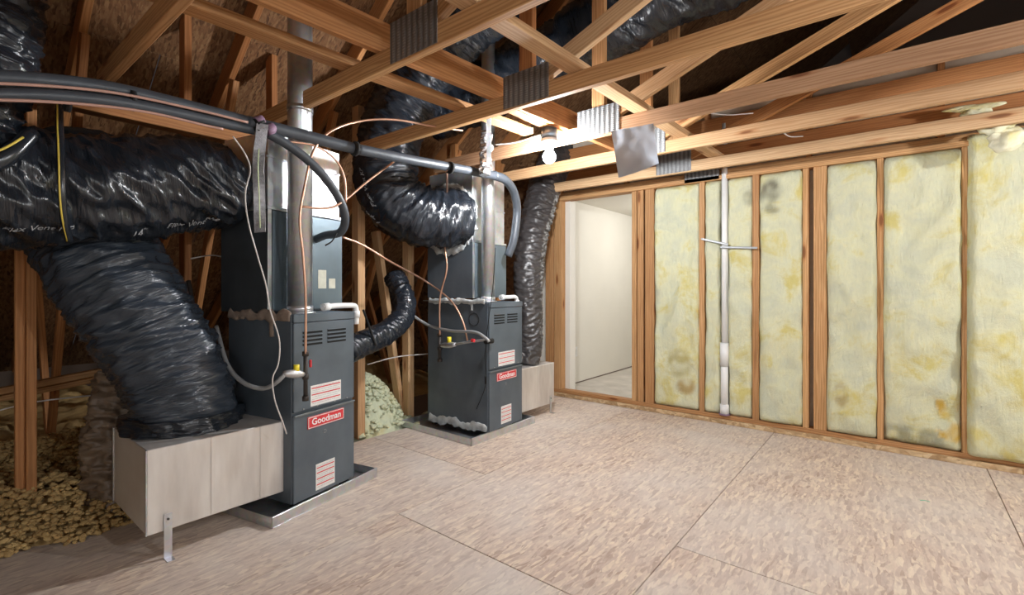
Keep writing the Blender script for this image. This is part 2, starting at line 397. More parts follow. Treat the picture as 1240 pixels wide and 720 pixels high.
# ================================================================ KNEE WALL POSTS (left)
wl = beam('wall_left', (-3.14, -2.4, 2.085), (-3.14, 1.72, 2.085), .09, .07, WOODO); tag(wl, kind='structure')
def post(y, x=-3.3, z1=None, w_=.075, d_=.05, mat=WOODO, z0=0):
    return beam('post', (x, y, z0), (x, y, z1 or roofz(x)), w_, d_, mat, wl, up=(0, 1, 0))
post(.318, -3.37, None, .05, .036); post(.354, -3.35, None, .085, .036)
post(-.3); post(1.02, -3.36, w_=.089, d_=.04); post(1.55, -3.4, w_=.089, d_=.04)
P1 = P(436, 530, 'Z', 0); P2 = P(496, 508, 'Z', 0)
post(P1.y, P1.x-.02, 2.6, .085, .065, WOODL); post(P2.y, P2.x-.02, 2.6, .085, .065, WOODL)
post(3.36, -3.45, 2.6); post(4.0, -3.45, 2.6, .085, .06)
beam('slanted_post', P(455, 280, 'X', -3.6), P(487, 512, 'X', -3.5), .085, .045, WOODL, wl, up=(0, 1, 0))
beam('rail', P(-60, 485, 'X', -3.62), P(150, 444, 'X', -3.62), .05, .035, WOOD, wl)
beam('rail', P(-60, 494, 'X', -3.68), P(150, 452, 'X', -3.68), .05, .03, WOOD, wl)

# ================================================================ ROOF TRUSSES
TY = [-.16, .55, 1.30, 2.02, 2.73, 3.37, 4.04]
TZ = 2.145
tl = ['pine roof truss behind and above the camera', 'nearest pine roof truss in view, crossing the top left corner',
      'pine roof truss with toothed plate at the top edge, over the left furnace',
      'pine roof truss just left of the hanging bulb, second toothed plate from the left',
      'rough-sawn pine roof truss carrying the lit bulb and the hanging metal sheet',
      'pale pine roof truss directly behind the hanging metal sheet',
      'pale pine roof truss with a large knot, last one before the insulated wall']
X0, X1 = -3.05, 4.3
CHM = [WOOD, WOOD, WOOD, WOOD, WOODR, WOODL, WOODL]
for i, y in enumerate(TY):
    t = empty('roof_truss', (X0, y+.019, TZ), tl[i], 'truss', 'roof trusses over the attic room')
    t['group'] = 'roof trusses over the attic room'
    yc = y+.019; m = CHM[i]
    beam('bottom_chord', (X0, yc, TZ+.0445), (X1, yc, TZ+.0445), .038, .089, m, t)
    px = -1.62+.04*(i-1) if i < 6 else -1.5
    # splice plates, one on each face
    for s in (-1, 1):
        box('nail_plate', (px-.15, yc+s*.0195-.0012*0, TZ+.008), (px+.15, yc+s*.0225, TZ+.185), PLATE, t, 0, True)
    zt = roofz(px)-.16
    beam('web', (px, yc, TZ+.09), (px, yc, zt), .038, .089, WOODO if i % 2 else WOOD, t, up=(1, 0, 0))
    xe = 2.4
    beam('web', (px+.06, yc, TZ+.12), (xe, yc, TZ+.12+.385*(xe-px-.06)), .038, .089, (WOODO, WOOD, WOOD, WOODL, WOODL, WOOD, WOODO)[i], t)
    beam('top_chord', (-6.4, yc, roofz(-6.4)-.078), (1.58, yc, roofz(1.58)-.078), .038, .14, WOODO, t)
    beam('web', (-3.42, yc, 2.55), (-4.5, yc, .1), .038, .07, WOODO, t)
    beam('web', (-4.5, yc, .1), (-5.1, yc, roofz(-5.1)-.15), .038, .07, WOODO, t)
# last plate on the wall framing
box('nail_plate', (ux(829, 4.39), 4.385, 2.125), (ux(871, 4.39), 4.39, 2.235), PLATE, wr, 0)
# lateral braces lying across the chords
def brace(label, x0, y0, x1, y1, w_, h_, mat, z=TZ+.0895):
    return tag(beam('lateral_brace', (x0, y0, z+h_/2), (x1, y1, z+h_/2), w_, h_, mat), label, 'brace', 'lateral braces')
brace('flat pine brace across the chords, leftmost, bright underside over the left furnace', -2.13, .2, -2.0, 2.66, .089, .04, WOOD)
brace('deep knotty pine brace on edge, just right of the flat brace above the vent pipe', -1.87, .45, -1.70, 3.5, .038, .14, WOODO)
brace('pine brace across the chords from the top centre towards the doorway', -1.27, .9, -1.16, 4.42, .089, .04, WOODL)

# ================================================================ INSULATION BATTS on the right wall
def stn(u, v, ru, rv, col, st, sl=0):
    p = P(u, v, 'Y', YW-.03); k = p.y/F
    STAINS.append((p.x, p.z, ru*.0098, rv*.0082, col, st, sl))
STAINS = []
AMB = (.62, .36, .02); DK = (.16, .15, .11)
stn(932, 232, 10, 14, DK, .85); stn(936, 250, 8, 8, DK, .6)
stn(1143, 500, 3.2, 24, AMB, .85, -.28); stn(1152, 524, 8, 9, AMB, .9)
stn(1105, 532, 22, 12, DK, .6); stn(905, 240, 5, 9, DK, .5)
stn(822, 440, 12, 18, (.42, .36, .15), .7); stn(830, 468, 9, 10, (.40, .26, .08), .8)
stn(1018, 478, 5, 12, (.38, .28, .12), .7); stn(848, 262, 4, 7, DK, .3)
def batt(x0, x1, z0, z1, bulge, seed, label, y=YW+.085, mat=BATT, top=None):
    nx = max(12, int((x1-x0)/.016)); nz = int((z1-z0)/.018); bm = bmesh.new(); V = []
    for j in range(nz+1):
        row = []; tz = j/nz
        for i in range(nx+1):
            tx = i/nx; z = z0+(z1-z0)*tz; x = x0+(x1-x0)*tx
            e = min(tx, 1-tx)*(x1-x0); ez = min(tz, 1-tz)*(z1-z0)
            prof = (.6+.4*min(1, e/.028)**.5)*(.5+.5*min(1, ez/.04)**.5)
            n = noise.noise(Vector((x*3, seed, z*2.0)))*(.045 if seed < 15 else .06)+noise.noise(Vector((x*9, seed, z*7)))*.014+abs(noise.noise(Vector((x*5+seed, 3, z*4))))*-.045+noise.noise(Vector((x*26, seed, z*24)))*.004
            wob = noise.noise(Vector((seed, tx*2, z*5)))*.010*(1 if tx < .1 else -1 if tx > .9 else 0)
            row.append(bm.verts.new((x+wob, y-prof*(.088+bulge*.75+n*.8), z)))
        V.append(row)
    for j in range(nz):
        for i in range(nx): bm.faces.new((V[j][i], V[j][i+1], V[j+1][i+1], V[j+1][i]))
    # back
    a, b, c, d = [bm.verts.new(q) for q in ((x0, y+.004, z0), (x1, y+.004, z0), (x1, y+.004, z1), (x0, y+.004, z1))]
    bm.faces.new((d, c, b, a))
    bm.faces.new([V[0][i] for i in range(nx, -1, -1)]+[a, b]); bm.faces.new([V[nz][i] for i in range(nx+1)]+[c, d])
    bm.faces.new([V[j][0] for j in range(nz+1)]+[d, a]); bm.faces.new([V[j][nx] for j in range(nz, -1, -1)]+[b, c])
    o = obj('insulation_batt', bm, mat, None, False, True)
    ca = o.data.color_attributes.new('stain', 'FLOAT_COLOR', 'POINT')
    for v in o.data.vertices:
        c = [0, 0, 0, 0]; p = v.co; nn = .5+noise.noise(p*14)
        for (sx, sz, rx, rz, col, st, sl) in STAINS:
            d = ((p.x-sx-sl*(p.z-sz))/rx)**2+((p.z-sz)/rz)**2
            f = max(0, min(1, (1.2-d)*1.3))*st*min(1, max(0, nn*1.5))
            if f > c[3]: c = [*col, f]
        ca.data[v.index].color = c
    return tag(o, label, 'insulation', 'glass wool batts in the right wall')
bl = [(793, 846, .035, 'yellow glass wool batt right of the doorway, with a torn flap at its lower right'),
      (854, 872, .02, 'narrow glass wool strip just left of the white vertical pipe'),
      (882, 910.5, .02, 'glass wool batt just right of the white vertical pipe'),
      (920, 971.5, .035, 'yellow glass wool batt with a dark stain at its top'),
      (1002, 1061.5, .04, 'lumpy glass wool batt right of the wide double stud, folded at its foot'),
      (1071, 1163.5, .035, 'wide glass wool batt with an amber streak near its foot'),]
for k, (a, b, bu, lab) in enumerate(bl):
    batt(ux(a, YW)-.006, ux(b, YW)+.006, .074, 2.122, bu, 3.7*k+1, lab, top=True)
batt(ux(1172, YW-.02), 1.12, .06, 2.2, .10, 41.3, 'large bulging glass wool batt at the right edge of the photo')
for k, x in enumerate((1.17, 1.78, 2.39, 3.0)): batt(x+.01, x+.57, .08, 2.1, .04, 60+k*3.3, 'glass wool batt in the right wall beyond the photo, bay %s' % ('one', 'two', 'three', 'four')[k])
def lump(name, pts, r, mat, label, cat, amp=.3, fr=9, sub=4, scale=(1,1,1), group=None):
    bm = bmesh.new()
    for p, rr in zip(pts, r):
        q = bmesh.ops.create_icosphere(bm, subdivisions=sub, radius=rr)['verts']
        for v in q:
            d = v.co.copy(); n = 1+amp*noise.noise(d*fr+Vector(p)*3)+amp*.5*noise.noise(d*fr*2.6+Vector(p)*5)
            v.co = Vector((d.x*n*scale[0], d.y*n*scale[1], d.z*n*scale[2]))+Vector(p)
    return tag(obj(name, bm, mat, None, False, True), label, cat, group)
a = P(1205, 148, 'Y', 4.15)
lump('wool_tuft', [a, P(1218, 170, 'Y', 4.12), P(1182, 138, 'Y', 4.2)], [.09, .08, .06], WOOL, 'tuft of cream glass wool stuffed over the wall plate at the top right', 'insulation', .5, 12, 4, (1, .6, .8))
lump('wool_scrap', [P(1185, 130, 'Y', 4.2), P(1165, 131, 'Y', 4.2)], [.06, .045], WOOL, 'thin cream wool scrap lying on the rearmost chord at right', 'insulation', .4, 12, 3, (1.8, .5, .35))
# amber streak and dark stain as thin real patches of resin / soot on the wool
def patch(name, path, wd, mat, label):
    tube(name, path, wd, mat, None, 8); tag(bpy.data.objects[name], label, 'stain')

# white pipe with collar and straps
X_ = ux(876.5, YW-.02)
vp = empty('drain_pipe', (X_, YW+.0, .09), 'white vertical plastic drain pipe standing in the insulated wall', 'pipe')
cyl('pipe', (X_, YW, .55), (X_, YW, 2.6), .024, PVC, vp)
cyl('wide_pipe', (X_, YW, .09), (X_, YW, .6), .031, PVC, vp)
cyl('coupling', (X_, YW, .50), (X_, YW, .70), .037, PVC, vp); cyl('coupling', (X_, YW, .085), (X_, YW, .17), .037, PVC, vp)
cyl('floor_seal', (X_, YW, .078), (X_, YW, .09), .045, PURP, vp)
for (u0, v0, u1, v1) in ((849, 289, 882, 296), (872, 299, 917, 300)):
    a, b = P(u0, v0, 'Y', YW-.04), P(u1, v1, 'Y', YW-.04)
    tag(beam('strap', a, b, .004, .018, GREYH), 'grey metal strap holding the white pipe, %s one' % ('upper left' if u0 < 860 else 'lower right'), 'strap', 'straps around the white pipe')

# ================================================================ FLEX DUCTS
def duct(name, pts, r, mat, parent=None, mode='ring', amp=1.0, seed=0, seg=100, step=.0085, squash=1.0):
    path = smooth_path(pts, step); T, Nn, B = frames(path); bm = bmesh.new(); uvl = bm.loops.layers.uv.new('uv')
    rings = []; n = len(path); S = 0; SS = []
    for i, p in enumerate(path):
        if i: S += (path[i]-path[i-1]).length
        SS.append(S); rr = r(i/(n-1)) if callable(r) else r; row = []
        for k in range(seg):
            th = 2*PI*k/seg; c, s = math.cos(th), math.sin(th)
            if mode == 'ring':
                q = Vector((S*19+c*1.3, c*1.1+seed, s*1.1+S*3.5)); n1 = noise.noise(q)
                q2 = Vector((S*44+s*2.2, c*1.9, s*1.9+seed)); n2 = noise.noise(q2)
                q3 = Vector((S*3, c*2+seed, s*2)); n3 = noise.noise(q3)
                d = amp*(-abs(n1)*.034-abs(n2)*.024+n3*.016+.014)
            else:
                q = Vector((S*13+c*1.6+s*1.2, c*1.5+seed+S*2, s*1.5-S*2)); n1 = noise.noise(q)
                q2 = Vector((S*30+c*3-s*2, c*3, s*3+seed)); n2 = noise.noise(q2)
                n3 = noise.noise(Vector((S*4.2+seed, c*1.2, s*1.2)))
                d = amp*(-abs(n1)*.050-abs(n2)*.024+n3*.03+.018)
            row.append(bm.verts.new(p+(Nn[i]*c*squash+B[i]*s)*(rr+d)))
        rings.append(row)
    for i in range(n-1):
        for k in range(seg):
            k2 = (k+1) % seg
            f = bm.faces.new((rings[i][k], rings[i][k2], rings[i+1][k2], rings[i+1][k]))
            for l, (ss, kk) in zip(f.loops, ((SS[i], k), (SS[i], k+1), (SS[i+1], k+1), (SS[i+1], k))): l[uvl].uv = (ss, kk/seg)
    bm.faces.new(rings[0][::-1]); bm.faces.new(rings[-1])
    RP = [[v_.co.copy() for v_ in row] for row in rings]
    o = obj(name, bm, mat, parent, True, True)
    RAD = [[(v_-path[i]).length for v_ in row] for i, row in enumerate(RP)]
    return o, (path, T, Nn, B, SS, RAD)
TEXTN = 0
def text_mesh(s, size, bold=0.0, extrude=0.0, align='CENTER', shear=0):
    cu = bpy.data.curves.new('t', 'FONT'); cu.body = s; cu.size = size; cu.offset = bold; cu.extrude = extrude; cu.align_x = align; cu.align_y = 'CENTER'; cu.resolution_u = 3; cu.shear = shear
    o = bpy.data.objects.new('t', cu); COL.objects.link(o); dg = bpy.context.evaluated_depsgraph_get(); dg.update()
    me = bpy.data.meshes.new_from_object(o.evaluated_get(dg)); bm = bmesh.new(); bm.from_mesh(me)
    bpy.data.objects.remove(o); bpy.data.meshes.remove(me)
    return bm
def wrap_text(s, size, geo, pathpos, theta, r, parent, mat, flip=1):
    "lettering printed along a duct"
    path, T, Nn, B, SS, RAD = geo; bm = text_mesh(s, size, 0, shear=.3)
    bmesh.ops.subdivide_edges(bm, edges=bm.edges[:], cuts=1)
    bmesh.ops.triangulate(bm, faces=bm.faces[:])
    for v in bm.verts:
        ss = pathpos+flip*v.co.x; th = theta-flip*v.co.y/r
        i = min(range(len(SS)), key=lambda q: abs(SS[q]-ss))
        v.co = path[i]+T[i]*(ss-SS[i])+(Nn[i]*math.cos(th)+B[i]*math.sin(th))*(.006+max(RAD[q][int(round(th/2/PI*len(RAD[0])+e_)) % len(RAD[0])] for q in (max(0, i-1), i, min(len(RAD)-1, i+1)) for e_ in (-1, 0, 1)))
    return obj('printed_lettering', bm, mat, parent, True)
INK = simple('white_ink', (.33, .34, .35), .6)
# -- horizontal duct upper left
hx = -2.80
e1 = empty('flexible_duct', (hx, .4, 1.4), 'fat black plastic-wrapped horizontal duct entering the left furnace stack', 'duct', 'black flexible ducts')
pth = [P(-420, 200, 'X', hx-.1), P(-160, 212, 'X', hx), P(-20, 224, 'X', hx), P(90, 229, 'X', hx), P(200, 226, 'X', hx), P(292, 222, 'X', hx)]
def rfun(t): return .255-.035*t-.10*max(0, (t-.93)/.07)**2
_, geo1 = duct('wrap', pth, rfun, BLK, e1, 'puff', 1.0, 3.1, 120)
L1 = geo1[4][-1]
def facing(geo, s, u_off=0):
    path, T, Nn, B, SS, RAD = geo; i = min(range(len(SS)), key=lambda q: abs(SS[q]-s))
    best = max((k*2*PI/360 for k in range(360)), key=lambda a: (Nn[i]*math.cos(a)+B[i]*math.sin(a)).dot((Vector((0, 0, H+.0))-path[i]).normalized()))
    return best
def place_text(s, size, geo, u, v, parent, r):
    "choose where on the duct the lettering sits, given where it reads in the photo"
    path, T, Nn, B, SS, RAD = geo; best = None
    for i in range(0, len(path), 4):
        for k in range(0, 360, 4):
            a = math.radians(k); nrm = Nn[i]*math.cos(a)+B[i]*math.sin(a); p = path[i]+nrm*r; d = -SN*p.x+CS*p.y
            if d < .2 or nrm.dot(Vector((0, 0, H))-p) < 0: continue
            pu = CX+F*(CS*p.x+SN*p.y)/d; pv = CY-F*(p.z-H)/d; e = (pu-u)**2+(pv-v)**2
            if best is None or e < best[0]: best = (e, SS[i], a)
    wrap_text(s, size, geo, best[1], best[2], r, parent, INK, -1 if TFLIP else 1)
TFLIP = False
place_text('Flex Vent KP', .036, geo1, 46, 276, e1, .258)
place_text('14"', .042, geo1, 166, 282, e1, .248)
place_text('Flex Vent KP', .042, geo1, 232, 268, e1, .238)
# strap with a yellow stripe round the duct
def hoop(name, x, u, z0, r, wd, mat, parent=None, a0=-.5, a1=3.6, cz=None):
    c = P(u, 226, 'X', x); pts = [(x+r*math.cos(a), c.y+.03*math.cos(a*1.0)-.01, (cz or c.z)+r*math.sin(a)) for a in [a0+(a1-a0)*k/30 for k in range(31)]]
    return tube(name, pts, wd, mat, parent, 6)
sp = empty('duct_strap', P(75, 160, 'X', hx+.1), 'black hanging strap with a yellow stripe looped around the horizontal duct', 'strap')
c_ = P(79, 226, 'X', hx)
sb = [P(72, 128, 'X', -2.66), P(72, 150, 'X', -2.62), P(73, 172, 'X', -2.545), P(74, 200, 'X', -2.515), P(75, 235, 'X', -2.51), P(78, 265, 'X', -2.54), P(84, 292, 'X', -2.62)]
tube('strap_band', sb, .013, BLK, sp, 8)
tube('yellow_stripe', [p+Vector((.0125, -.008, 0)) for p in sb], .0032, YSTRIP, sp, 6)
# -- lower duct
e2 = empty('flexible_duct', (-2.83, .86, .5), 'ribbed black duct sloping down onto the galvanised box beside the left furnace', 'duct', 'black flexible ducts')
pth = [Vector((-2.82, .86, .46)), Vector((-2.82, .85, .62)), P(205, 440, 'X', -2.86), P(170, 385, 'X', -2.92), P(135, 330, 'X', -3.02), P(112, 285, 'X', -3.12), P(95, 230, 'X', -3.2), P(85, 180, 'X', -3.25)]
_, geo2 = duct('wrap', pth, lambda t: .235-.02*(1-min(1, t*9)), BLK2, e2, 'ring', 1.15, 9.2, 120)
duct('gathered_end', [(-2.82, .86, .485), (-2.82, .86, .56)], .25, BLK, e2, 'puff', 1.0, 5, 90, .006)
# -- duct top left, hanging down
e3 = empty('flexible_duct', P(0, 100, 'X', -2.7), 'black duct hanging down at the upper left corner', 'duct', 'black flexible ducts')
duct('wrap', [P(-30, -160, 'X', -2.8), P(-12, -40, 'X', -2.78), P(-22, 60, 'X', -2.74), P(-55, 150, 'X', -2.68), P(-130, 215, 'X', -2.7)], .16, BLK, e3, 'ring', 1.2, 1.3, 80)
# rim roll at the join
tube('gathered_rim', [P(-25, 205, 'X', -2.52), P(10, 188, 'X', -2.52), P(40, 160, 'X', -2.55)], lambda t: .035-.01*t, BLK, e3, 10)
tube('yellow_stripe', [P(-25, 192, 'X', -2.48), P(8, 178, 'X', -2.48), P(28, 166, 'X', -2.5)], .004, YSTRIP, e3)
# -- duct between the furnaces
e4 = empty('flexible_duct', (-2.87, 2.7, 1.5), 'black elbow duct with white print entering the right furnace stack', 'duct', 'black flexible ducts')
p4 = [(-2.80, 2.80, 1.735), (-2.84, 2.66, 1.735), (-2.93, 2.46, 1.745), (-3.04, 2.31, 1.86), (-3.10, 2.27, 2.10), (-3.06, 2.32, 2.40), (-2.9, 2.42, 2.75), (-2.5, 2.5, 3.1), (-1.9, 2.52, 3.3), (-1.0, 2.5, 3.45)]
_, geo4 = duct('wrap', p4, .235, BLK, e4, 'ring', 1.15, 6.6, 100, .011)
place_text('14"', .05, geo4, 450, 262, e4, .243)
place_text('Flex Vent KP', .04, geo4, 442, 225, e4, .243)
# -- slim duct right of the right furnace
e5 = empty('flexible_duct', (-2.8, 3.55, .5), 'slim dark duct rising behind the right furnace, from the box to the ceiling', 'duct', 'black flexible ducts')
p5 = [(-2.72, 3.56, .46), P(641, 420, 'X', -2.72), P(640, 370, 'X', -2.74), P(641, 310, 'X', -2.8), P(652, 255, 'X', -2.85), P(668, 205, 'X', -2.9), P(700, 150, 'X', -3.0)]
SLIM = plastic('brown_black_duct_wrap', (.05, .045, .045), .33, 42, 5, .010)
duct('wrap', p5, lambda t: .115+.06*min(1, t*1.5), SLIM, e5, 'ring', .8, 2.2, 80)
# -- small elbow hose between the stacks
e6 = empty('flexible_duct', P(455, 415, 'X', -2.9), 'small shiny black elbow duct leaving the back of the left furnace', 'duct', 'black flexible ducts')
duct('wrap', [P(420, 424, 'X', -2.86), P(445, 413, 'X', -2.92), P(470, 402, 'X', -2.98), P(487, 383, 'X', -3.04), P(489, 362, 'X', -3.1), P(478, 335, 'X', -3.25)], .088, BLK, e6, 'ring', .45, 4.4, 60)
tube('hanging_band', [P(440, 375, 'X', -2.8), P(447, 395, 'X', -2.82), P(455, 418, 'X', -2.82)], .008, SLOT, e6)
# -- foil duct behind the left box
e7 = empty('foil_duct', P(135, 560, 'X', -3.2), 'crumpled tan foil duct behind the left galvanised box', 'duct')
duct('wrap', [P(150, 455, 'X', -3.35), P(138, 500, 'X', -3.3), P(136, 560, 'X', -3.25), P(150, 620, 'X', -3.2)], .12, BRN, e7, 'ring', 2.0, 8, 60)
# -- big black ducts in the roof space
duct('flexible_duct', [(-3.3, 2.9, 2.75), (-2.6, 3.1, 2.9), (-1.8, 3.2, 3.1), (-.8, 3.3, 3.3), (.5, 3.4, 3.5)], .24, BLK, None, 'puff', 1.2, 12, 60, .02)
tag(bpy.data.objects['flexible_duct.006'] if 'flexible_duct.006' in bpy.data.objects else COL.objects[-1], 'thick black duct crossing the dark roof space above the right furnace', 'duct', 'black flexible ducts')

# ================================================================ FURNACES
def label_plate(parent, y0, y1, z0, z1, stripes, x=.004):
    o = box('warning_label', (x, y0, z0), (x+.0015, y1, z1), WHITE, parent, 0)
    hgt = z1-z0
    for k, s in enumerate(stripes):
        box('red_stripe', (x+.0015, y0+.006, z0+hgt*s-.0025), (x+.0022, y1-.006, z0+hgt*s+.003), RED, o, 0)
    bm = bmesh.new()
    gaps = sorted([0.02]+list(stripes)+[.98])
    for a, b in zip(gaps, gaps[1:]):
        n = max(1, int((b-a)*hgt/.010)-1)
        for q in range(n):
            z = z0+hgt*(a+(b-a)*(q+1)/(n+1)); yy = y0+.010
            while yy < y1-.02:
                w_ = random.uniform(.008, .022); bm_box(bm, (x+.0015, yy, z-.0011), (x+.002, min(yy+w_, y1-.010), z+.0011)); yy += w_+.004
    p = obj('fine_print', bm, simple('print_grey', (.42, .42, .42), .7), o, False); p['kind'] = 'stuff'
    return o
def furnace(label, loc, rz, W, D, H0=.06, H1=1.04):
    f = empty('furnace', loc, label, 'furnace', 'charcoal gas furnaces', rz)
    s = W/.42; dz = H1-1.04
    zs = .525+dz*.5
    box('casing', (-D, 0, H0), (-.012, W, H1), FURN, f, .003)
    up = box('upper_door', (-.012, .002, zs+.008), (.004, W-.002, H1-.045), FURN, f, .003)
    lo = box('lower_door', (-.012, .002, H0+.004), (.004, W-.002, zs-.008), FURN, f, .003)
    box('door_lip', (.003, .004, zs-.015), (.012, W-.004, zs-.006), simple('light_edge', (.16, .18, .19), .4, .3), lo, .001)
    box('top_flange', (-.012, 0, H1-.042), (.007, W, H1), FURN, f, .002)
    for g_, (a, b) in enumerate(((.056, .184), (.219, .353))):
        for k in range(4):
            z = .873+dz*.8+k*.021
            sl = box('louver', (.0035, a*s, z), (.0048, b*s, z+.011), SLOT, up, .0)
            box('louver_lip', (.004, a*s, z+.011), (.010, b*s, z+.0145), FURN, sl, 0)
    for y in (.06, .15, .27, .36): cyl('screw', (.004, y*s, zs+.018), (.008, y*s, zs+.018), .004, GREYH, f, 8, world=False)
    label_plate(up, .106*s, .315*s, .545+dz*.5, .655+dz*.5, (.22, .55, .86))
    bd = box('name_badge', (.004, .085*s, .428+dz*.5), (.009, .335*s, .492+dz*.5), RED, lo, .002)
    # rounded white rim
    bm = bmesh.new()
    for lo_, hi_ in (((.0085, .088*s, .486), (.0096, .332*s, .489)), ((.0085, .088*s, .431), (.0096, .332*s, .4345)), ((.0085, .088*s, .431), (.0096, .091*s, .489)), ((.0085, .329*s, .431), (.0096, .332*s, .489))):
        bm_box(bm, (lo_[0], lo_[1], lo_[2]+dz*.5), (hi_[0], hi_[1], hi_[2]+dz*.5))
    obj('badge_rim', bm, WHITE, bd, False)
    bm = text_mesh('Goodman', .050*s, .0006, .0006)
    bmesh.ops.transform(bm, matrix=Matrix(((0, 0, 1, .0102), (1, 0, 0, .21*s), (0, 1, 0, .461+dz*.5), (0, 0, 0, 1))), verts=bm.verts)
    obj('badge_lettering', bm, simple('badge_white', (.85, .85, .85), .4), bd, False)
    c = cyl('inspection_ring', (.004, .2*s, .392+dz*.5), (.007, .2*s, .392+dz*.5), .011, simple('ring_grey', (.2, .21, .22), .4), lo, 16, world=False)
    cyl('inspection_glass', (.007, .2*s, .392+dz*.5), (.0078, .2*s, .392+dz*.5), .007, FURN, c, 16, world=False)
    label_plate(lo, .14*s, .27*s, .085+dz*.3, .225+dz*.3, (.2, .42, .65, .84))
    for y in (.03, W-.06): box('foot', (-.06, y, .02), (-.02, y+.04, H0), SLOT, f, .001)
    for y in (.03, W-.06): box('foot', (-D+.02, y, .02), (-D+.06, y+.04, H0), SLOT, f, .001)
    return f
def pan(label, loc, rz, W, D, hgt=.055):
    p = empty('drain_pan', loc, label, 'drain pan', 'galvanised drain pans', rz)
    box('pan_base', (-D, 0, .001), (0, W, .006), GALV, p, .001)
    for nm, lo, hi in (('pan_side', (-.004, 0, .006), (0, W, hgt)), ('pan_side', (-D, 0, .006), (-D+.004, W, hgt)), ('pan_side', (-D, 0, .006), (0, .004, hgt)), ('pan_side', (-D, W-.004, .006), (0, W, hgt))):
        box(nm, lo, hi, GALV, p, .001)
    box('pan_rim', (-.012, 0, hgt), (0, W, hgt+.003), GALV, p, .001)
    return p
R1, R2 = math.radians(12), math.radians(3.5)
O1, O2 = (-2.427, 1.214, 0), (-2.465, 2.77, 0)
f1 = furnace('charcoal gas furnace at left with a red name badge, next to the large galvanised box', O1, R1, .42, .53)
f2 = furnace('charcoal gas furnace farther back, beside the doorway wall, side face lit by the bulb', O2, R2, .45, .66, .06, 1.065)
pan('galvanised drain pan under the left furnace', (-2.385, 1.09, 0), R1, .73, .78)
pan('galvanised drain pan under the right furnace', (-2.478, 2.59, 0), math.radians(0), .80, .82)
# coil cabinets and supply plenums
def stack(o, rz, label, W, xs, D, z0, z1, z2, side, front):
    s = empty('coil_cabinet', (o[0], o[1], z0), label, 'cabinet', 'coil cabinets on the furnaces', rz)
    b = z1-z0
    box('cabinet_body', (-xs-D, 0, 0), (-xs, W, b), side, s, .003)
    box('front_panel', (-xs, .03, .01), (-xs+.004, W-.004, b-.005), front, s, .002)
    box('corner_strip', (-xs, 0, 0), (-xs+.006, .022, b), GALV, s, .001)
    pb = box('supply_plenum', (-xs-D+.01, .012, b), (-xs-.01, W-.012, z2-z0), GALV, s, .004)
    box('plenum_seam', (-xs-.010, .0, b+.28), (-xs-.006, W-.01, b+.29), GALV, pb, .001)
    box('plenum_flange', (-xs-D+.0, .0, b), (-xs+.004, W, b+.018), GALV, pb, .002)
    return s
s1 = stack(O1, R1, 'dark coil cabinet under the shiny plenum, on top of the left furnace', .52, .20, .40, 1.045, 1.60, 2.02, FSIDE, BLUEST)
s2 = stack(O2, R2, 'blue-grey coil cabinet under the shiny plenum, on top of the right furnace', .45, .165, .50, 1.095, 1.54, 2.13, FURN, BLUEST)
for y0, z0, y1, z1 in ((.33, .13, .39, .24), (.41, .13, .46, .19)):
    q = box('paper_label', (-.196, y0, z0), (-.195, y1, z1), simple('aged_label', (.5, .5, .42), .7, 0, .3, .1, 30), s1, 0)
# mastic drips and collars
def mastic(parent, pts, r, seed, flat=.35):
    "brushed-on sealant: a flattened uneven band along the points (lying on the local y = const face)"
    bm = bmesh.new(); path = smooth_path(pts, .008); y0 = pts[0][1]
    T, Nn, B = frames(path); R_ = []
    for i, p in enumerate(path):
        n1 = noise.noise(p*22+Vector((seed, 0, 0))); n2 = noise.noise(p*60+Vector((0, seed, 0)))
        R_.append([bm.verts.new(p+(Nn[i]*math.cos(a)+B[i]*math.sin(a))*r*(1+.7*n1+.4*n2*math.sin(a*2))) for a in (2*PI*k/10 for k in range(10))])
    for a, b in zip(R_, R_[1:]):
        for k in range(10): bm.faces.new((a[k], a[(k+1) % 10], b[(k+1) % 10], b[k]))
    bm.faces.new(R_[0][::-1]); bm.faces.new(R_[-1])
    for v in bm.verts: v.co.y = y0+(v.co.y-y0)*flat
    return obj('mastic', bm, MASTIC, parent, False, True)
TANM = simple('tan_mastic', (.26, .2, .16), .8, 0, .3, .3, 14, .003)
for m_ in (mastic(f1, [(-.02-.05*k, -.002, 1.03+.008*math.sin(k*2)) for k in range(11)], .026, 1, .3), mastic(f1, [(-.16, -.002, 1.02), (-.165, -.002, .98), (-.16, -.002, .92)], .02, 2, .3)): m_.data.materials[0] = TANM
mastic(f2, [(-.04-.06*k, -.006, 1.07+.006*math.sin(k*2)) for k in range(11)], .02, 2, .4)
mastic(f2, [(-.17, -.004, 1.06), (-.17, -.004, 1.0)], .014, 2, .4)
mastic(f2, [(-.02-.062*k, -.004, .085+.010*math.sin(k*1.3)) for k in range(11)], .034, 3, .25)
mastic(s2, [(-.42+.262*math.cos(a), -.004, .645+.258*math.sin(a)) for a in [2*PI*k/44 for k in range(45)]], .04, 3, .3)
mastic(s2, [(-.2-.045*k, -.002, .45) for k in range(11)], .024, 5, .3)
fl2 = box('flange', (-.7, -.02, 1.066), (-.18, .0, 1.072), GALV, f2, .001)
# knock-out ring on the right furnace's side
bm = bmesh.new(); 
tube('knockout_ring', [O2[0:2]+(0,)] if False else [(-.15+.05*math.cos(a), -.001, .93+.05*math.sin(a)) for a in [2*PI*k/24 for k in range(25)]], .0025, SLOT, f2, 6, world=False)
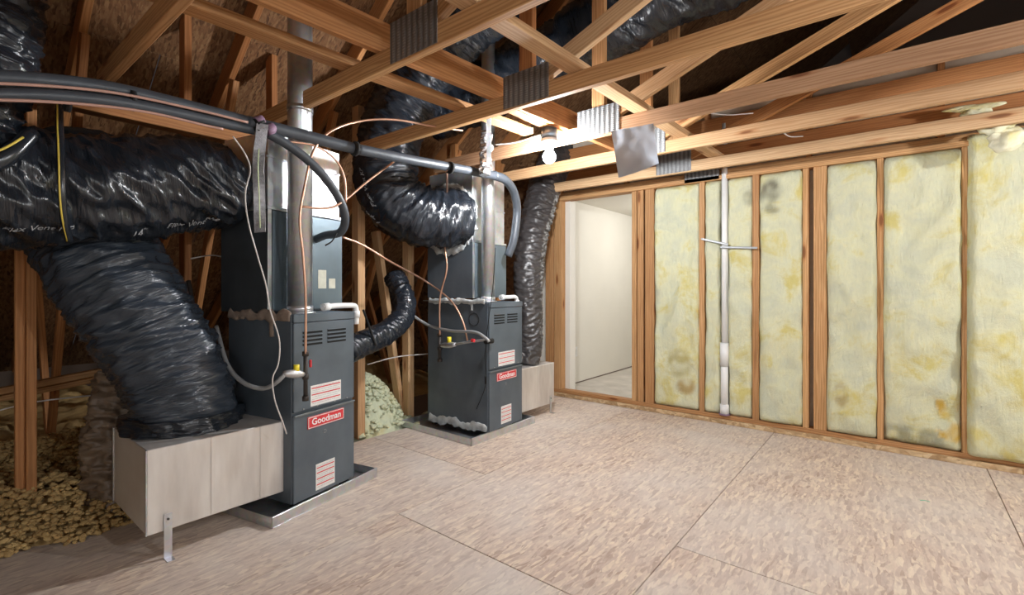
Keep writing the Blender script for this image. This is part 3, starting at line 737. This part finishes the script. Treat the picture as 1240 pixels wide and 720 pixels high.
# vent pipes
def vent(label, f, lx, ly, z0, z1, r, mat=GALV):
    M = wmat(f); a = M @ Vector((lx, ly, z0)); b = M @ Vector((lx, ly, z1))
    v = empty('vent_pipe', a, label, 'pipe', 'metal vent pipes')
    cyl('pipe', a, b, r, mat, v, 40)
    for z in (z0+.01, (z0+z1)*.46, z1*.80):
        q = Vector((a.x, a.y, z)); cyl('collar', q, q+Vector((0, 0, .03)), r+.004, mat, v, 40)
    cyl('base_flange', a, a+Vector((0, 0, .008)), r+.018, mat, v, 40)
    return v
vent('round galvanised vent pipe rising from the top of the left furnace', f1, -.10, .125, 1.04, 3.6, .063)
vent('round galvanised vent pipe rising from the top of the right furnace', f2, -.08, .09, 1.067, 3.4, .054)
# return boxes beside the furnaces
def duct_box(label, lo, hi, seams, leg, mat=DULL):
    b = empty('duct_box', (lo[0], lo[1], 0), label, 'duct', 'galvanised return boxes')
    bm = bm_box(bmesh.new(), lo, hi, .003); obj('box_body', bm, mat, b)
    for y in seams:
        obj('seam', bm_box(bmesh.new(), (hi[0]-.001, y, lo[2]+.004), (hi[0]+.003, y+.008, hi[2]-.004), .001), mat, b)
    obj('edge_fold', bm_box(bmesh.new(), (lo[0], lo[1]-.004, lo[2]), (lo[0]+.014, lo[1]+.001, hi[2]), .001), GALV, b)
    obj('edge_fold', bm_box(bmesh.new(), (hi[0]-.014, lo[1]-.004, lo[2]), (hi[0], lo[1]+.001, hi[2]), .001), GALV, b)
    y = leg; bm = bmesh.new(); x = hi[0]+.004
    bm_box(bm, (x, y, .0), (x+.003, y+.03, lo[2]+.075)); bm_box(bm, (x, y, .0), (x+.045, y+.03, .003))
    o = obj('bracket_leg', bm, GALV, b)
    cyl('bolt', (x+.003, y+.015, lo[2]+.05), (x+.007, y+.015, lo[2]+.05), .005, IRON, o, 8)
    return b
duct_box('large galvanised duct box on a bracket leg, joined to the left furnace', (-3.05, .615, .12), (-2.495, 1.20, .485), (.86, 1.08), .675)
duct_box('galvanised duct box on a bracket leg, right of the right furnace', (-3.05, 3.235, .085), (-2.575, 3.83, .465), (3.58,), 3.75)
# PVC traps on the furnace tops
def trap(f, label, pts, r=.016):
    t = empty('condensate_trap', wmat(f) @ Vector(pts[0]), label, 'pipe', 'white plastic traps')
    W_ = [wmat(f) @ Vector(p) for p in pts]
    tube('pipe', W_, r, PVC, t, 12, .01)
    for p, q in ((W_[0], W_[1]), (W_[-2], W_[-1])):
        d = (q-p).normalized(); cyl('fitting', p, p+d*.04, r+.006, PVC, t, 14)
    return t
trap(f1, 'white plastic drain elbow on top of the left furnace', [(-.03, .22, 1.07), (-.03, .30, 1.075), (-.03, .39, 1.075), (-.03, .455, 1.07), (-.03, .468, 1.04), (-.03, .468, .96)])
trap(f2, 'white plastic drain elbow on top of the right furnace', [(-.05, .22, 1.10), (-.05, .32, 1.10), (-.05, .42, 1.10), (-.05, .45, 1.07), (-.05, .455, 1.0)])
# ---- gas valves
def gas(label, pv, axis, val, leg, body, knob, red, hose_end, k=1.0):
    g0 = empty('gas_valve', P(leg[0], leg[2], axis, val), label, 'valve', 'gas valves')
    tube('drip_leg', [P(leg[0], leg[1], axis, val), P(leg[0], leg[2], axis, val)], .011*k, IRON, g0, 10, smooth=False)
    for v in (leg[1], (leg[1]+leg[2])/2, leg[2]-2):
        a = P(leg[0], v, axis, val); cyl('fitting', a-Vector((0, 0, .012)), a+Vector((0, 0, .012)), .0165*k, IRON, g0, 12)
    a, b = P(body[0], body[1], axis, val), P(body[2], body[3], axis, val)
    tube('valve_body', [a, a.lerp(b, .3), a.lerp(b, .7), b], lambda t: (.012+.010*math.sin(t*PI))*k, SILV, g0, 12)
    q = P(knob[0], knob[1], axis, val); cyl('knob', q-Vector((0, 0, .016*k)), q+Vector((0, 0, .024*k)), .014*k, YEL, g0, 14)
    q = P(red[0], red[1], axis, val); o = box('red_handle', q-Vector((.006, .006, .02*k)), q+Vector((.006, .006, .02*k)), RED, g0, .003, True)
    return g0
gas('gas valve with yellow knob and red handle in front of the left furnace', f1, 'X', -2.37, (370, 428, 484), (343, 452, 368, 453), (359, 447), (376, 440), None)
gv2 = gas('gas valve with yellow knob on the lit side of the right furnace', f2, 'Y', 2.70, (532.5, 405, 438), (534, 418, 552, 417), (544, 412), (533, 405), None, 1.2)
tube('gas_pipe', [P(550, 417, 'Y', 2.70), P(570, 413.5, 'Y', 2.70), P(590, 411, 'Y', 2.715)], .010, SILV, gv2)
q = P(573, 412, 'Y', 2.69); box('pipe_cap', q-Vector((.016, .012, .012)), q+Vector((.016, .008, .012)), RED, gv2, .002, True)
q = P(591, 413, 'Y', 2.735); cyl('cable_clamp', q-Vector((.0, .03, 0)), q+Vector((0, .05, 0)), .02, SLOT, gv2)
# ---- hoses, copper tubes, wires
def line(name, label, pts, r, mat, cat, group=None, seg=8, fit=None):
    o = tube(name, pts, r, mat, None, seg, .015); tag(o, label, cat, group); return o
GR = 'thin gas tubes and wires'
xb = -2.36
PX = lambda u, v, x=xb: P(u, v, 'X', x)
line('copper_tube', 'long thin copper tube looping over the left furnace and down to its gas valve', [PX(560, 158, -2.2), PX(520, 152, -2.25), PX(480, 145, -2.3), PX(440, 146), PX(402, 158), PX(380, 182), PX(369, 225), PX(363, 265), PX(367, 310), PX(370, 360), PX(370, 428)], .0065, COPPER, 'tube', GR)
line('copper_tube', 'copper tube arching from the pipe bundle down beside the curved foam tube', [PX(335, 170), PX(379, 176), PX(405, 192), PX(417, 215), PX(419, 245)], .0055, COPPER, 'tube', GR)
line('copper_tube', 'copper tube swinging between the left vent pipe and the elbow duct', [PX(366, 250), PX(395, 252), PX(415, 244), PX(447, 218, -2.5), PX(482, 192, -2.6)], .0065, COPPER, 'tube', GR)
PY = lambda u, v, y=2.66: P(u, v, 'Y', y)
line('copper_tube', 'copper tube hanging straight down onto the right furnace gas valve', [PX(541, 205, -2.35), PY(541, 240), PY(538, 290), PY(541, 325), PY(533, 360), PY(532.5, 405)], .0075, COPPER, 'tube', GR)
line('copper_tube', 'copper tube slanting from the left stack down to the right furnace gas pipe', [PX(415, 287, -2.75), PX(440, 297, -2.75), PX(475, 318, -2.75), PY(515, 340), PY(545, 363), PY(560, 388), PY(566, 412)], .0075, COPPER, 'tube', GR)
for u, v in ((416, 287), (475, 318), (566, 405)): pass
line('grey_hose', 'grey flexible conduit entering the side of the right furnace', [PX(495, 378, -3.2), PY(518, 393), PY(545, 400), PY(575, 402), PY(588, 409), PY(592, 413)], .012, GREYH, 'hose')
line('grey_hose', 'grey flexible conduit drooping from the dark gap to the left gas valve', [PX(262, 395, -2.9), PX(275, 440, -2.7), PX(295, 463, -2.55), PX(320, 470, -2.45), PX(338, 460, -2.38), PX(345, 452, -2.37)], .011, GREYH, 'hose')
line('white_cable', 'thin white cable trailing down in front of the left furnace stack', [PX(282, 165), PX(296, 185), PX(303, 205), PX(297, 235), PX(301, 270), PX(312, 310), PX(322, 345), PX(327, 375), PX(338, 410), PX(337, 440), PX(330, 458), PX(333, 485), PX(342, 510), PX(347, 525, -2.4)], .0035, TWINE, 'cable', GR)
line('black_cable', 'thin black cable hanging down the side of the right furnace', [PY(600, 300, 2.72), PY(597, 345, 2.73), PY(592, 385, 2.73), PY(588, 420, 2.73), PY(588, 452, 2.73), PY(587, 470, 2.74), PY(577, 495, 2.74)], .003, SLOT, 'cable', GR)
q = PY(588, 460, 2.73); tag(box('cable_plug', q-Vector((.008, .006, .03)), q+Vector((.008, .006, .03)), SLOT, None, .003), 'small black plug on the cable beside the right furnace', 'plug')
line('black_cable', 'dark drain hose curving down behind the ribbed duct', [PX(228, 340, -3.2), PX(238, 385, -3.1), PX(262, 425, -3.0), PX(290, 470, -2.95)], .014, IRON, 'hose')
line('white_cable', 'thin pale wire crossing the dark gap behind the posts at lower left', [PX(-30, 505, -3.5), PX(40, 487, -3.45), PX(125, 477, -3.5)], .004, TWINE, 'cable', GR)
line('white_cable', 'pale wire stretched between the posts behind the furnaces', [PX(445, 441, -3.25), PX(480, 432, -3.25), PX(520, 428, -3.25)], .005, TWINE, 'cable', GR)
line('white_cable', 'pale wire in the gap left of the dark cabinet', [PX(231, 313, -3.3), PX(255, 309, -3.3), PX(271, 311, -3.2)], .004, TWINE, 'cable', GR)
line('white_cable', 'white cable running to the bulb socket', [P(600, 175, 'Y', 2.6), P(625, 172, 'Y', 2.6), P(655, 163, 'Y', 2.58)], .006, TWINE, 'cable', GR)
line('white_cable', 'white cable sagging between the chords right of the metal sheet', [P(855, 136, 'Y', 3.3), P(880, 139, 'Y', 3.4), P(912, 137, 'Y', 3.5)], .004, TWINE, 'cable', GR)
line('white_cable', 'short white cable sagging under the pale chord at right', [P(946, 158, 'Y', 3.6), P(956, 165, 'Y', 3.7), P(972, 165, 'Y', 3.9)], .004, TWINE, 'cable', GR)
# line set bundle
ls = empty('line_set', PX(20, 110), 'bundle of two black foam-covered refrigerant lines running under the trusses from left', 'pipe')
tube('foam_line', [PX(-140, 88), PX(-60, 92), PX(40, 97), PX(130, 107), PX(215, 126), PX(300, 148)], .028, FOAM, ls, 14)
tube('foam_line', [PX(-140, 116, -2.32), PX(-60, 116, -2.32), PX(40, 115, -2.32), PX(130, 122, -2.32), PX(215, 137, -2.34), PX(310, 158, -2.36)], .022, FOAM, ls, 14)
tube('foam_line', [PX(300, 148), PX(360, 162), PX(430, 180)], .030, FOAM, ls, 14)
tube('foam_line', [PX(432, 180.5), PX(500, 194), PX(560, 205), PX(600, 213)], .030, FOAM, ls, 14)
tube('foam_line', [PX(598, 212), PX(612, 218, -2.4), PX(622, 232, -2.45), PX(626, 255, -2.5), PX(622, 290, -2.52), PX(615, 310, -2.56)], .034, FOAM, ls, 14)
tube('control_wire', [PX(-140, 103, -2.29), PX(0, 101, -2.29), PX(130, 111, -2.30), PX(230, 131, -2.31), PX(300, 148, -2.32)], .0055, simple('pink_wire', (.42, .24, .19), .5), ls, 8)
tube('control_wire', [PX(-140, 122, -2.28), PX(0, 121, -2.28), PX(100, 126, -2.28), PX(180, 136, -2.28), PX(250, 152, -2.3), PX(270, 156, -2.3)], .0055, bpy.data.materials['pink_wire'], ls, 8)
for u, v in ((82, 122), (160, 122), (430, 180), (545, 203)):
    a = PX(u, v, -2.345); cyl('tie', a-Vector((0, .008, 0)), a+Vector((0, .008, 0)), .040, SLOT, ls, 16)
line('foam_line_branch', 'black foam-covered tube curving from the bundle down into the left coil cabinet', [PX(322, 160), PX(345, 173), PX(372, 193), PX(395, 217), PX(412, 243, -2.37), PX(418, 265, -2.4), PX(412, 281, -2.47), PX(393, 285, -2.6), PX(380, 291, -2.72)], .023, FOAM, 'tube', None, 14)
line('foam_line_branch', 'frayed black cable ends below the foam tube at the left cabinet', [PX(408, 282, -2.44), PX(402, 292, -2.44), PX(394, 297, -2.44)], .004, SLOT, 'cable')
# hanging tapes
tp = empty('hanging_tape', PX(318, 150), 'silvery strap end with a yellow-green stripe hanging from the pipe bundle', 'strap')
def ribbon(name, pts, wd, mat, parent, th=.003, side=Vector((.3, .8, 0))):
    path = smooth_path(pts, .015); bm = bmesh.new(); R = []
    for i, p in enumerate(path):
        a = .5*math.sin(i*.35); s = Vector((math.cos(.9+a)*.5, math.sin(.9+a), .12*math.sin(i*.8))).normalized()*wd/2; n = Vector((s.y, -s.x, 0)).normalized()*th
        R.append([bm.verts.new(p+q) for q in (-s-n, s-n, s+n, -s+n)])
    for a, b in zip(R, R[1:]):
        for k in range(4): bm.faces.new((a[k], a[(k+1) % 4], b[(k+1) % 4], b[k]))
    bm.faces.new(R[0][::-1]); bm.faces.new(R[-1])
    return obj(name, bm, mat, parent)
GT = simple('grey_fibre_tape', (.27, .27, .29), .5, .3, .5, .3, 40, .003)
ribbon('tape', [PX(318, 150, -2.31), PX(315, 175, -2.31), PX(313, 200, -2.31), PX(314, 240, -2.31), PX(315, 281, -2.31)], .05, GT, tp)
tube('green_stripe', [PX(313.5, 180, -2.29), PX(312.5, 205, -2.285), PX(314, 240, -2.29), PX(315, 276, -2.29)], .0025, simple('pale_green', (.5, .6, .35), .5), tp)
for k in range(6):
    a = PX(312+random.uniform(0, 16), 146+random.uniform(0, 14), -2.33); cyl('wrap_knot', a-Vector((0, .015, .01)), a+Vector((0, .015, .01)), .022, PURP if k % 2 else SLOT, tp, 8)
hg = empty('pipe_hanger', P(590, 140, 'Y', 2.06), 'flat metal strap wrapped in crumpled silver tape hanging from a chord to the pipe bundle', 'strap')
beam('metal_strap', P(592, 138, 'Y', 2.08), P(592, 205, 'X', -2.3), .003, .03, GALV, hg, up=(0, 1, 0))
bm = bmesh.new(); a = P(589, 160, 'X', -2.27); b = P(587, 212, 'X', -2.27)
bm_tube(bm, [a, a.lerp(b, .3), a.lerp(b, .6), b], .04, 14, .012)
for v in bm.verts: v.co += Vector((noise.noise(v.co*30), noise.noise(v.co*31+Vector((5, 0, 0))), 0))*.022; 
obj('silver_tape', bm, TAPE, hg, True, False)

# ================================================================ LIGHT BULB FITTINGS
def bulb(label, c, mat, ztop):
    b = empty('ceiling_bulb', (c[0], c[1], ztop), label, 'lamp', 'bare bulbs')
    x, y, z = c
    cyl('junction_box', (x, y, z+.115), (x, y, z+.185), .052, BLUEBOX, b, 28)
    cyl('lampholder', (x, y, z+.085), (x, y, z+.115), .05, PVC, b, 28, .058)
    cyl('socket', (x, y, z+.05), (x, y, z+.088), .025, PVC, b, 24)
    bm = bmesh.new(); bmesh.ops.create_uvsphere(bm, u_segments=24, v_segments=14, radius=.043)
    for v in bm.verts:
        if v.co.z > .02: v.co.x *= .8; v.co.y *= .8; v.co.z *= 1.3
        v.co += Vector(c)
    obj('glass', bm, mat, b, True, True)
    return b
BC = Vector((-1.80, 2.62, 2.04))
bulb('lit bare bulb in a round steel box under the trusses, centre of the photo', BC, BULBM, 2.228)
beam('lateral_brace', (-1.80, 2.06, 2.247), (-1.80, 2.77, 2.247), .07, .038, WOODO)
tag(COL.objects[-1], 'short block above the lit bulb between two chords', 'brace', 'lateral braces')
bulb('lit bare bulb on the right side of the room, outside the photo', Vector((1.8, 3.0, 1.95)), BULBM2, 2.14)
box('mounting_block', (1.74, 2.77, 2.14), (1.86, 3.37, 2.18), WOOD, None); tag(COL.objects[-1], 'block carrying the bulb on the right side of the room', 'block')
bulb('unseen fill bulb added near the camera', Vector((.95, 1.05, 1.96)), FILL_BULBM, 2.15)
box('mounting_block', (.89, .59, 2.15), (1.01, 1.34, 2.19), WOOD, None); tag(COL.objects[-1], 'block carrying the added fill bulb near the camera', 'block')
# ================================================================ HANGING SHEET METAL
bm = bmesh.new(); yy = 2.68
cs = [P(741, 159, 'Y', yy), P(792, 150, 'Y', yy), P(798.5, 198, 'Y', yy), P(752, 216, 'Y', yy)]
n = 12; Vv = []
for s in (0, 1):
    gridv = []
    for j in range(n+1):
        row = []
        for i in range(n+1):
            a = cs[0].lerp(cs[1], i/n); b = cs[3].lerp(cs[2], i/n); p = a.lerp(b, j/n)
            p.y += .03*math.sin(i/n*2.5)*(j/n)+.006*noise.noise(Vector((i*.4, j*.4, 0)))-.02*(j/n)+s*.0015-.01
            row.append(bm.verts.new(p))
        gridv.append(row)
    Vv.append(gridv)
for s in (0, 1):
    for j in range(n):
        for i in range(n):
            q = (Vv[s][j][i], Vv[s][j][i+1], Vv[s][j+1][i+1], Vv[s][j+1][i]); bm.faces.new(q if s else q[::-1])
SHM = simple('bright_sheet', (.34, .37, .42), .5, .5, .5, .08, 3)
tag(obj('metal_sheet', bm, SHM, None, False, True), 'bent grey sheet of metal hanging from a chord right of the bulb', 'sheet metal')
# small pale box up in the roof by the vent pipe
q = P(388, 42, 'Y', 1.9)
jb = empty('switch_box', q, 'small pale box fixed in the roof space beside the left vent pipe', 'box')
obj('box_body', bm_box(bmesh.new(), q-Vector((.07, .02, .03)), q+Vector((.07, .02, .03)), .006), PVC, jb)
obj('box_lid', bm_box(bmesh.new(), q-Vector((.06, .026, .022)), q+Vector((.06, -.02, .022)), .003), WHITE, jb)
# ================================================================ LOOSE INSULATION behind the knee wall
def heap(name, x0, x1, y0, y1, hf, mat, label, res=.022, seed=0):
    bm = bmesh.new(); nx = int((x1-x0)/res); ny = int((y1-y0)/res); V = []
    for i in range(nx+1):
        row = []
        for j in range(ny+1):
            x = x0+(x1-x0)*i/nx; y = y0+(y1-y0)*j/ny; p = Vector((x, y, seed))
            h = hf(x, y)
            n = .05*noise.noise(p*3)+.035*noise.noise(p*8)+.045*abs(noise.noise(p*14))+.02*noise.noise(p*30)
            k = min(1, max(0, h/.05))
            row.append(bm.verts.new((x+.012*noise.noise(p*22), y+.012*noise.noise(p*23+Vector((9, 0, 0))), h+n*k if h > -.02 else h)))
        V.append(row)
    for i in range(nx):
        for j in range(ny): bm.faces.new((V[i][j], V[i+1][j], V[i+1][j+1], V[i][j+1]))
    o = obj(name, bm, mat, None, False, True); return tag(o, label, 'insulation', None, 'stuff')
def hleft(x, y):
    # floor strip stays clear; the heap spills in front of the posts near the camera
    edge = -2.93-.02*y-.09*math.sin(y*4+1)+.05*noise.noise(Vector((y*5, 0, 0)))
    if y > .5: edge -= (y-.5)*.75
    if y > 1.1: edge = min(edge, -3.42)
    d = edge-x
    return -.03+min(.17, d*.55) if d > 0 else -.06
heap('loose_insulation', -5.9, -2.7, -1.3, 4.4, lambda x, y: hleft(x, y)+(max(0, -3.6-x))*.05, LOOSE, 'brown loose-fill insulation heaped behind and in front of the left posts', .024, 2)
def hmid(x, y):
    c = P(455, 508, 'X', -3.5); return .42-((x+3.62)**2/.16+(y-2.28)**2/.16)*.42
heap('loose_insulation', -4.1, -3.2, 1.85, 3.1, lambda x, y: max(-.06, .40-((x+3.66)**2/.16+(y-2.42)**2/.14)*.40), LOOSEG, 'pale green-white heap of loose wool between the posts behind the furnaces', .018, 5)
# clumps of loose wool
def clumps(name, spots, mat, label):
    vs, fs = [], []
    tb = bmesh.new(); bmesh.ops.create_icosphere(tb, subdivisions=2, radius=1); tb.verts.ensure_lookup_table()
    tv = [v.co.copy() for v in tb.verts]; tf = [[v.index for v in f.verts] for f in tb.faces]; tb.free()
    shapes = []
    for q in range(14):
        sd = Vector((q*7.3, q*3.1, q)); shapes.append([t*(1+.6*noise.noise(t*1.3+sd)+.45*noise.noise(t*3.1+sd)) for t in tv])
    for k, (x, y, z, r) in enumerate(spots):
        b0 = len(vs); c = Vector((x, y, z)); a = k*1.7; ca, sa = math.cos(a), math.sin(a)
        for t in shapes[k % 14]: vs.append((c.x+(t.x*ca-t.y*sa)*r*1.2, c.y+(t.x*sa+t.y*ca)*r*1.2, c.z+t.z*r*.8))
        fs += [[b0+i for i in f] for f in tf]
    me = bpy.data.meshes.new(name); me.from_pydata(vs, [], fs); me.materials.append(mat)
    for p in me.polygons: p.use_smooth = True
    return tag(link(bpy.data.objects.new(name, me)), label, 'insulation', None, 'stuff')
sp_ = []
rnd = random.Random(3)
for k in range(13000):
    y = rnd.uniform(-.9, 1.15); x = rnd.uniform(-4.3, -2.85); h = hleft(x, y)
    if h > -.03: sp_.append((x, y, h+max(0, -3.6-x)*.05+.03+.07*abs(noise.noise(Vector((x*7, y*7, 1))))+rnd.uniform(-.01, .018), rnd.uniform(.004, .015)))
clumps('insulation_clumps', sp_, LOOSE, 'brown tufts of loose insulation on the heap beside the left box')
sp_ = []
for k in range(700):
    a = rnd.uniform(0, 2*PI); rr = rnd.uniform(0, .42); x = -3.58+.8*rr*math.cos(a); y = 2.42+rr*math.sin(a)
    sp_.append((x, y, max(.01, .40-((x+3.66)**2/.16+(y-2.42)**2/.14)*.40)+.03, rnd.uniform(.006, .02)))
sp_ += [(P(u, v, 'Z', 0).x, P(u, v, 'Z', 0).y, .015, rnd.uniform(.012, .03)) for u, v in ((438, 530), (450, 526), (462, 523), (470, 519), (505, 515), (512, 508), (500, 519), (480, 517), (445, 529), (516, 503))]
clumps('insulation_clumps', sp_, LOOSEG, 'pale tufts of wool at the foot of the posts behind the furnaces')
# green chalk mark on the floor
q = P(1120, 606, 'Z', 0)
bm = bmesh.new(); bm_tube(bm, [q+Vector((-.02, -.01, .0008)), q+Vector((.0, .006, .0008)), q+Vector((.02, -.004, .0008))], .004, 6, .01)
for v in bm.verts: v.co.z = .0006+(v.co.z-.0008)*.12
tag(obj('chalk_mark', bm, simple('green_chalk', (.1, .5, .3), .8), None, False), 'small green chalk mark on the floor at right', 'mark')
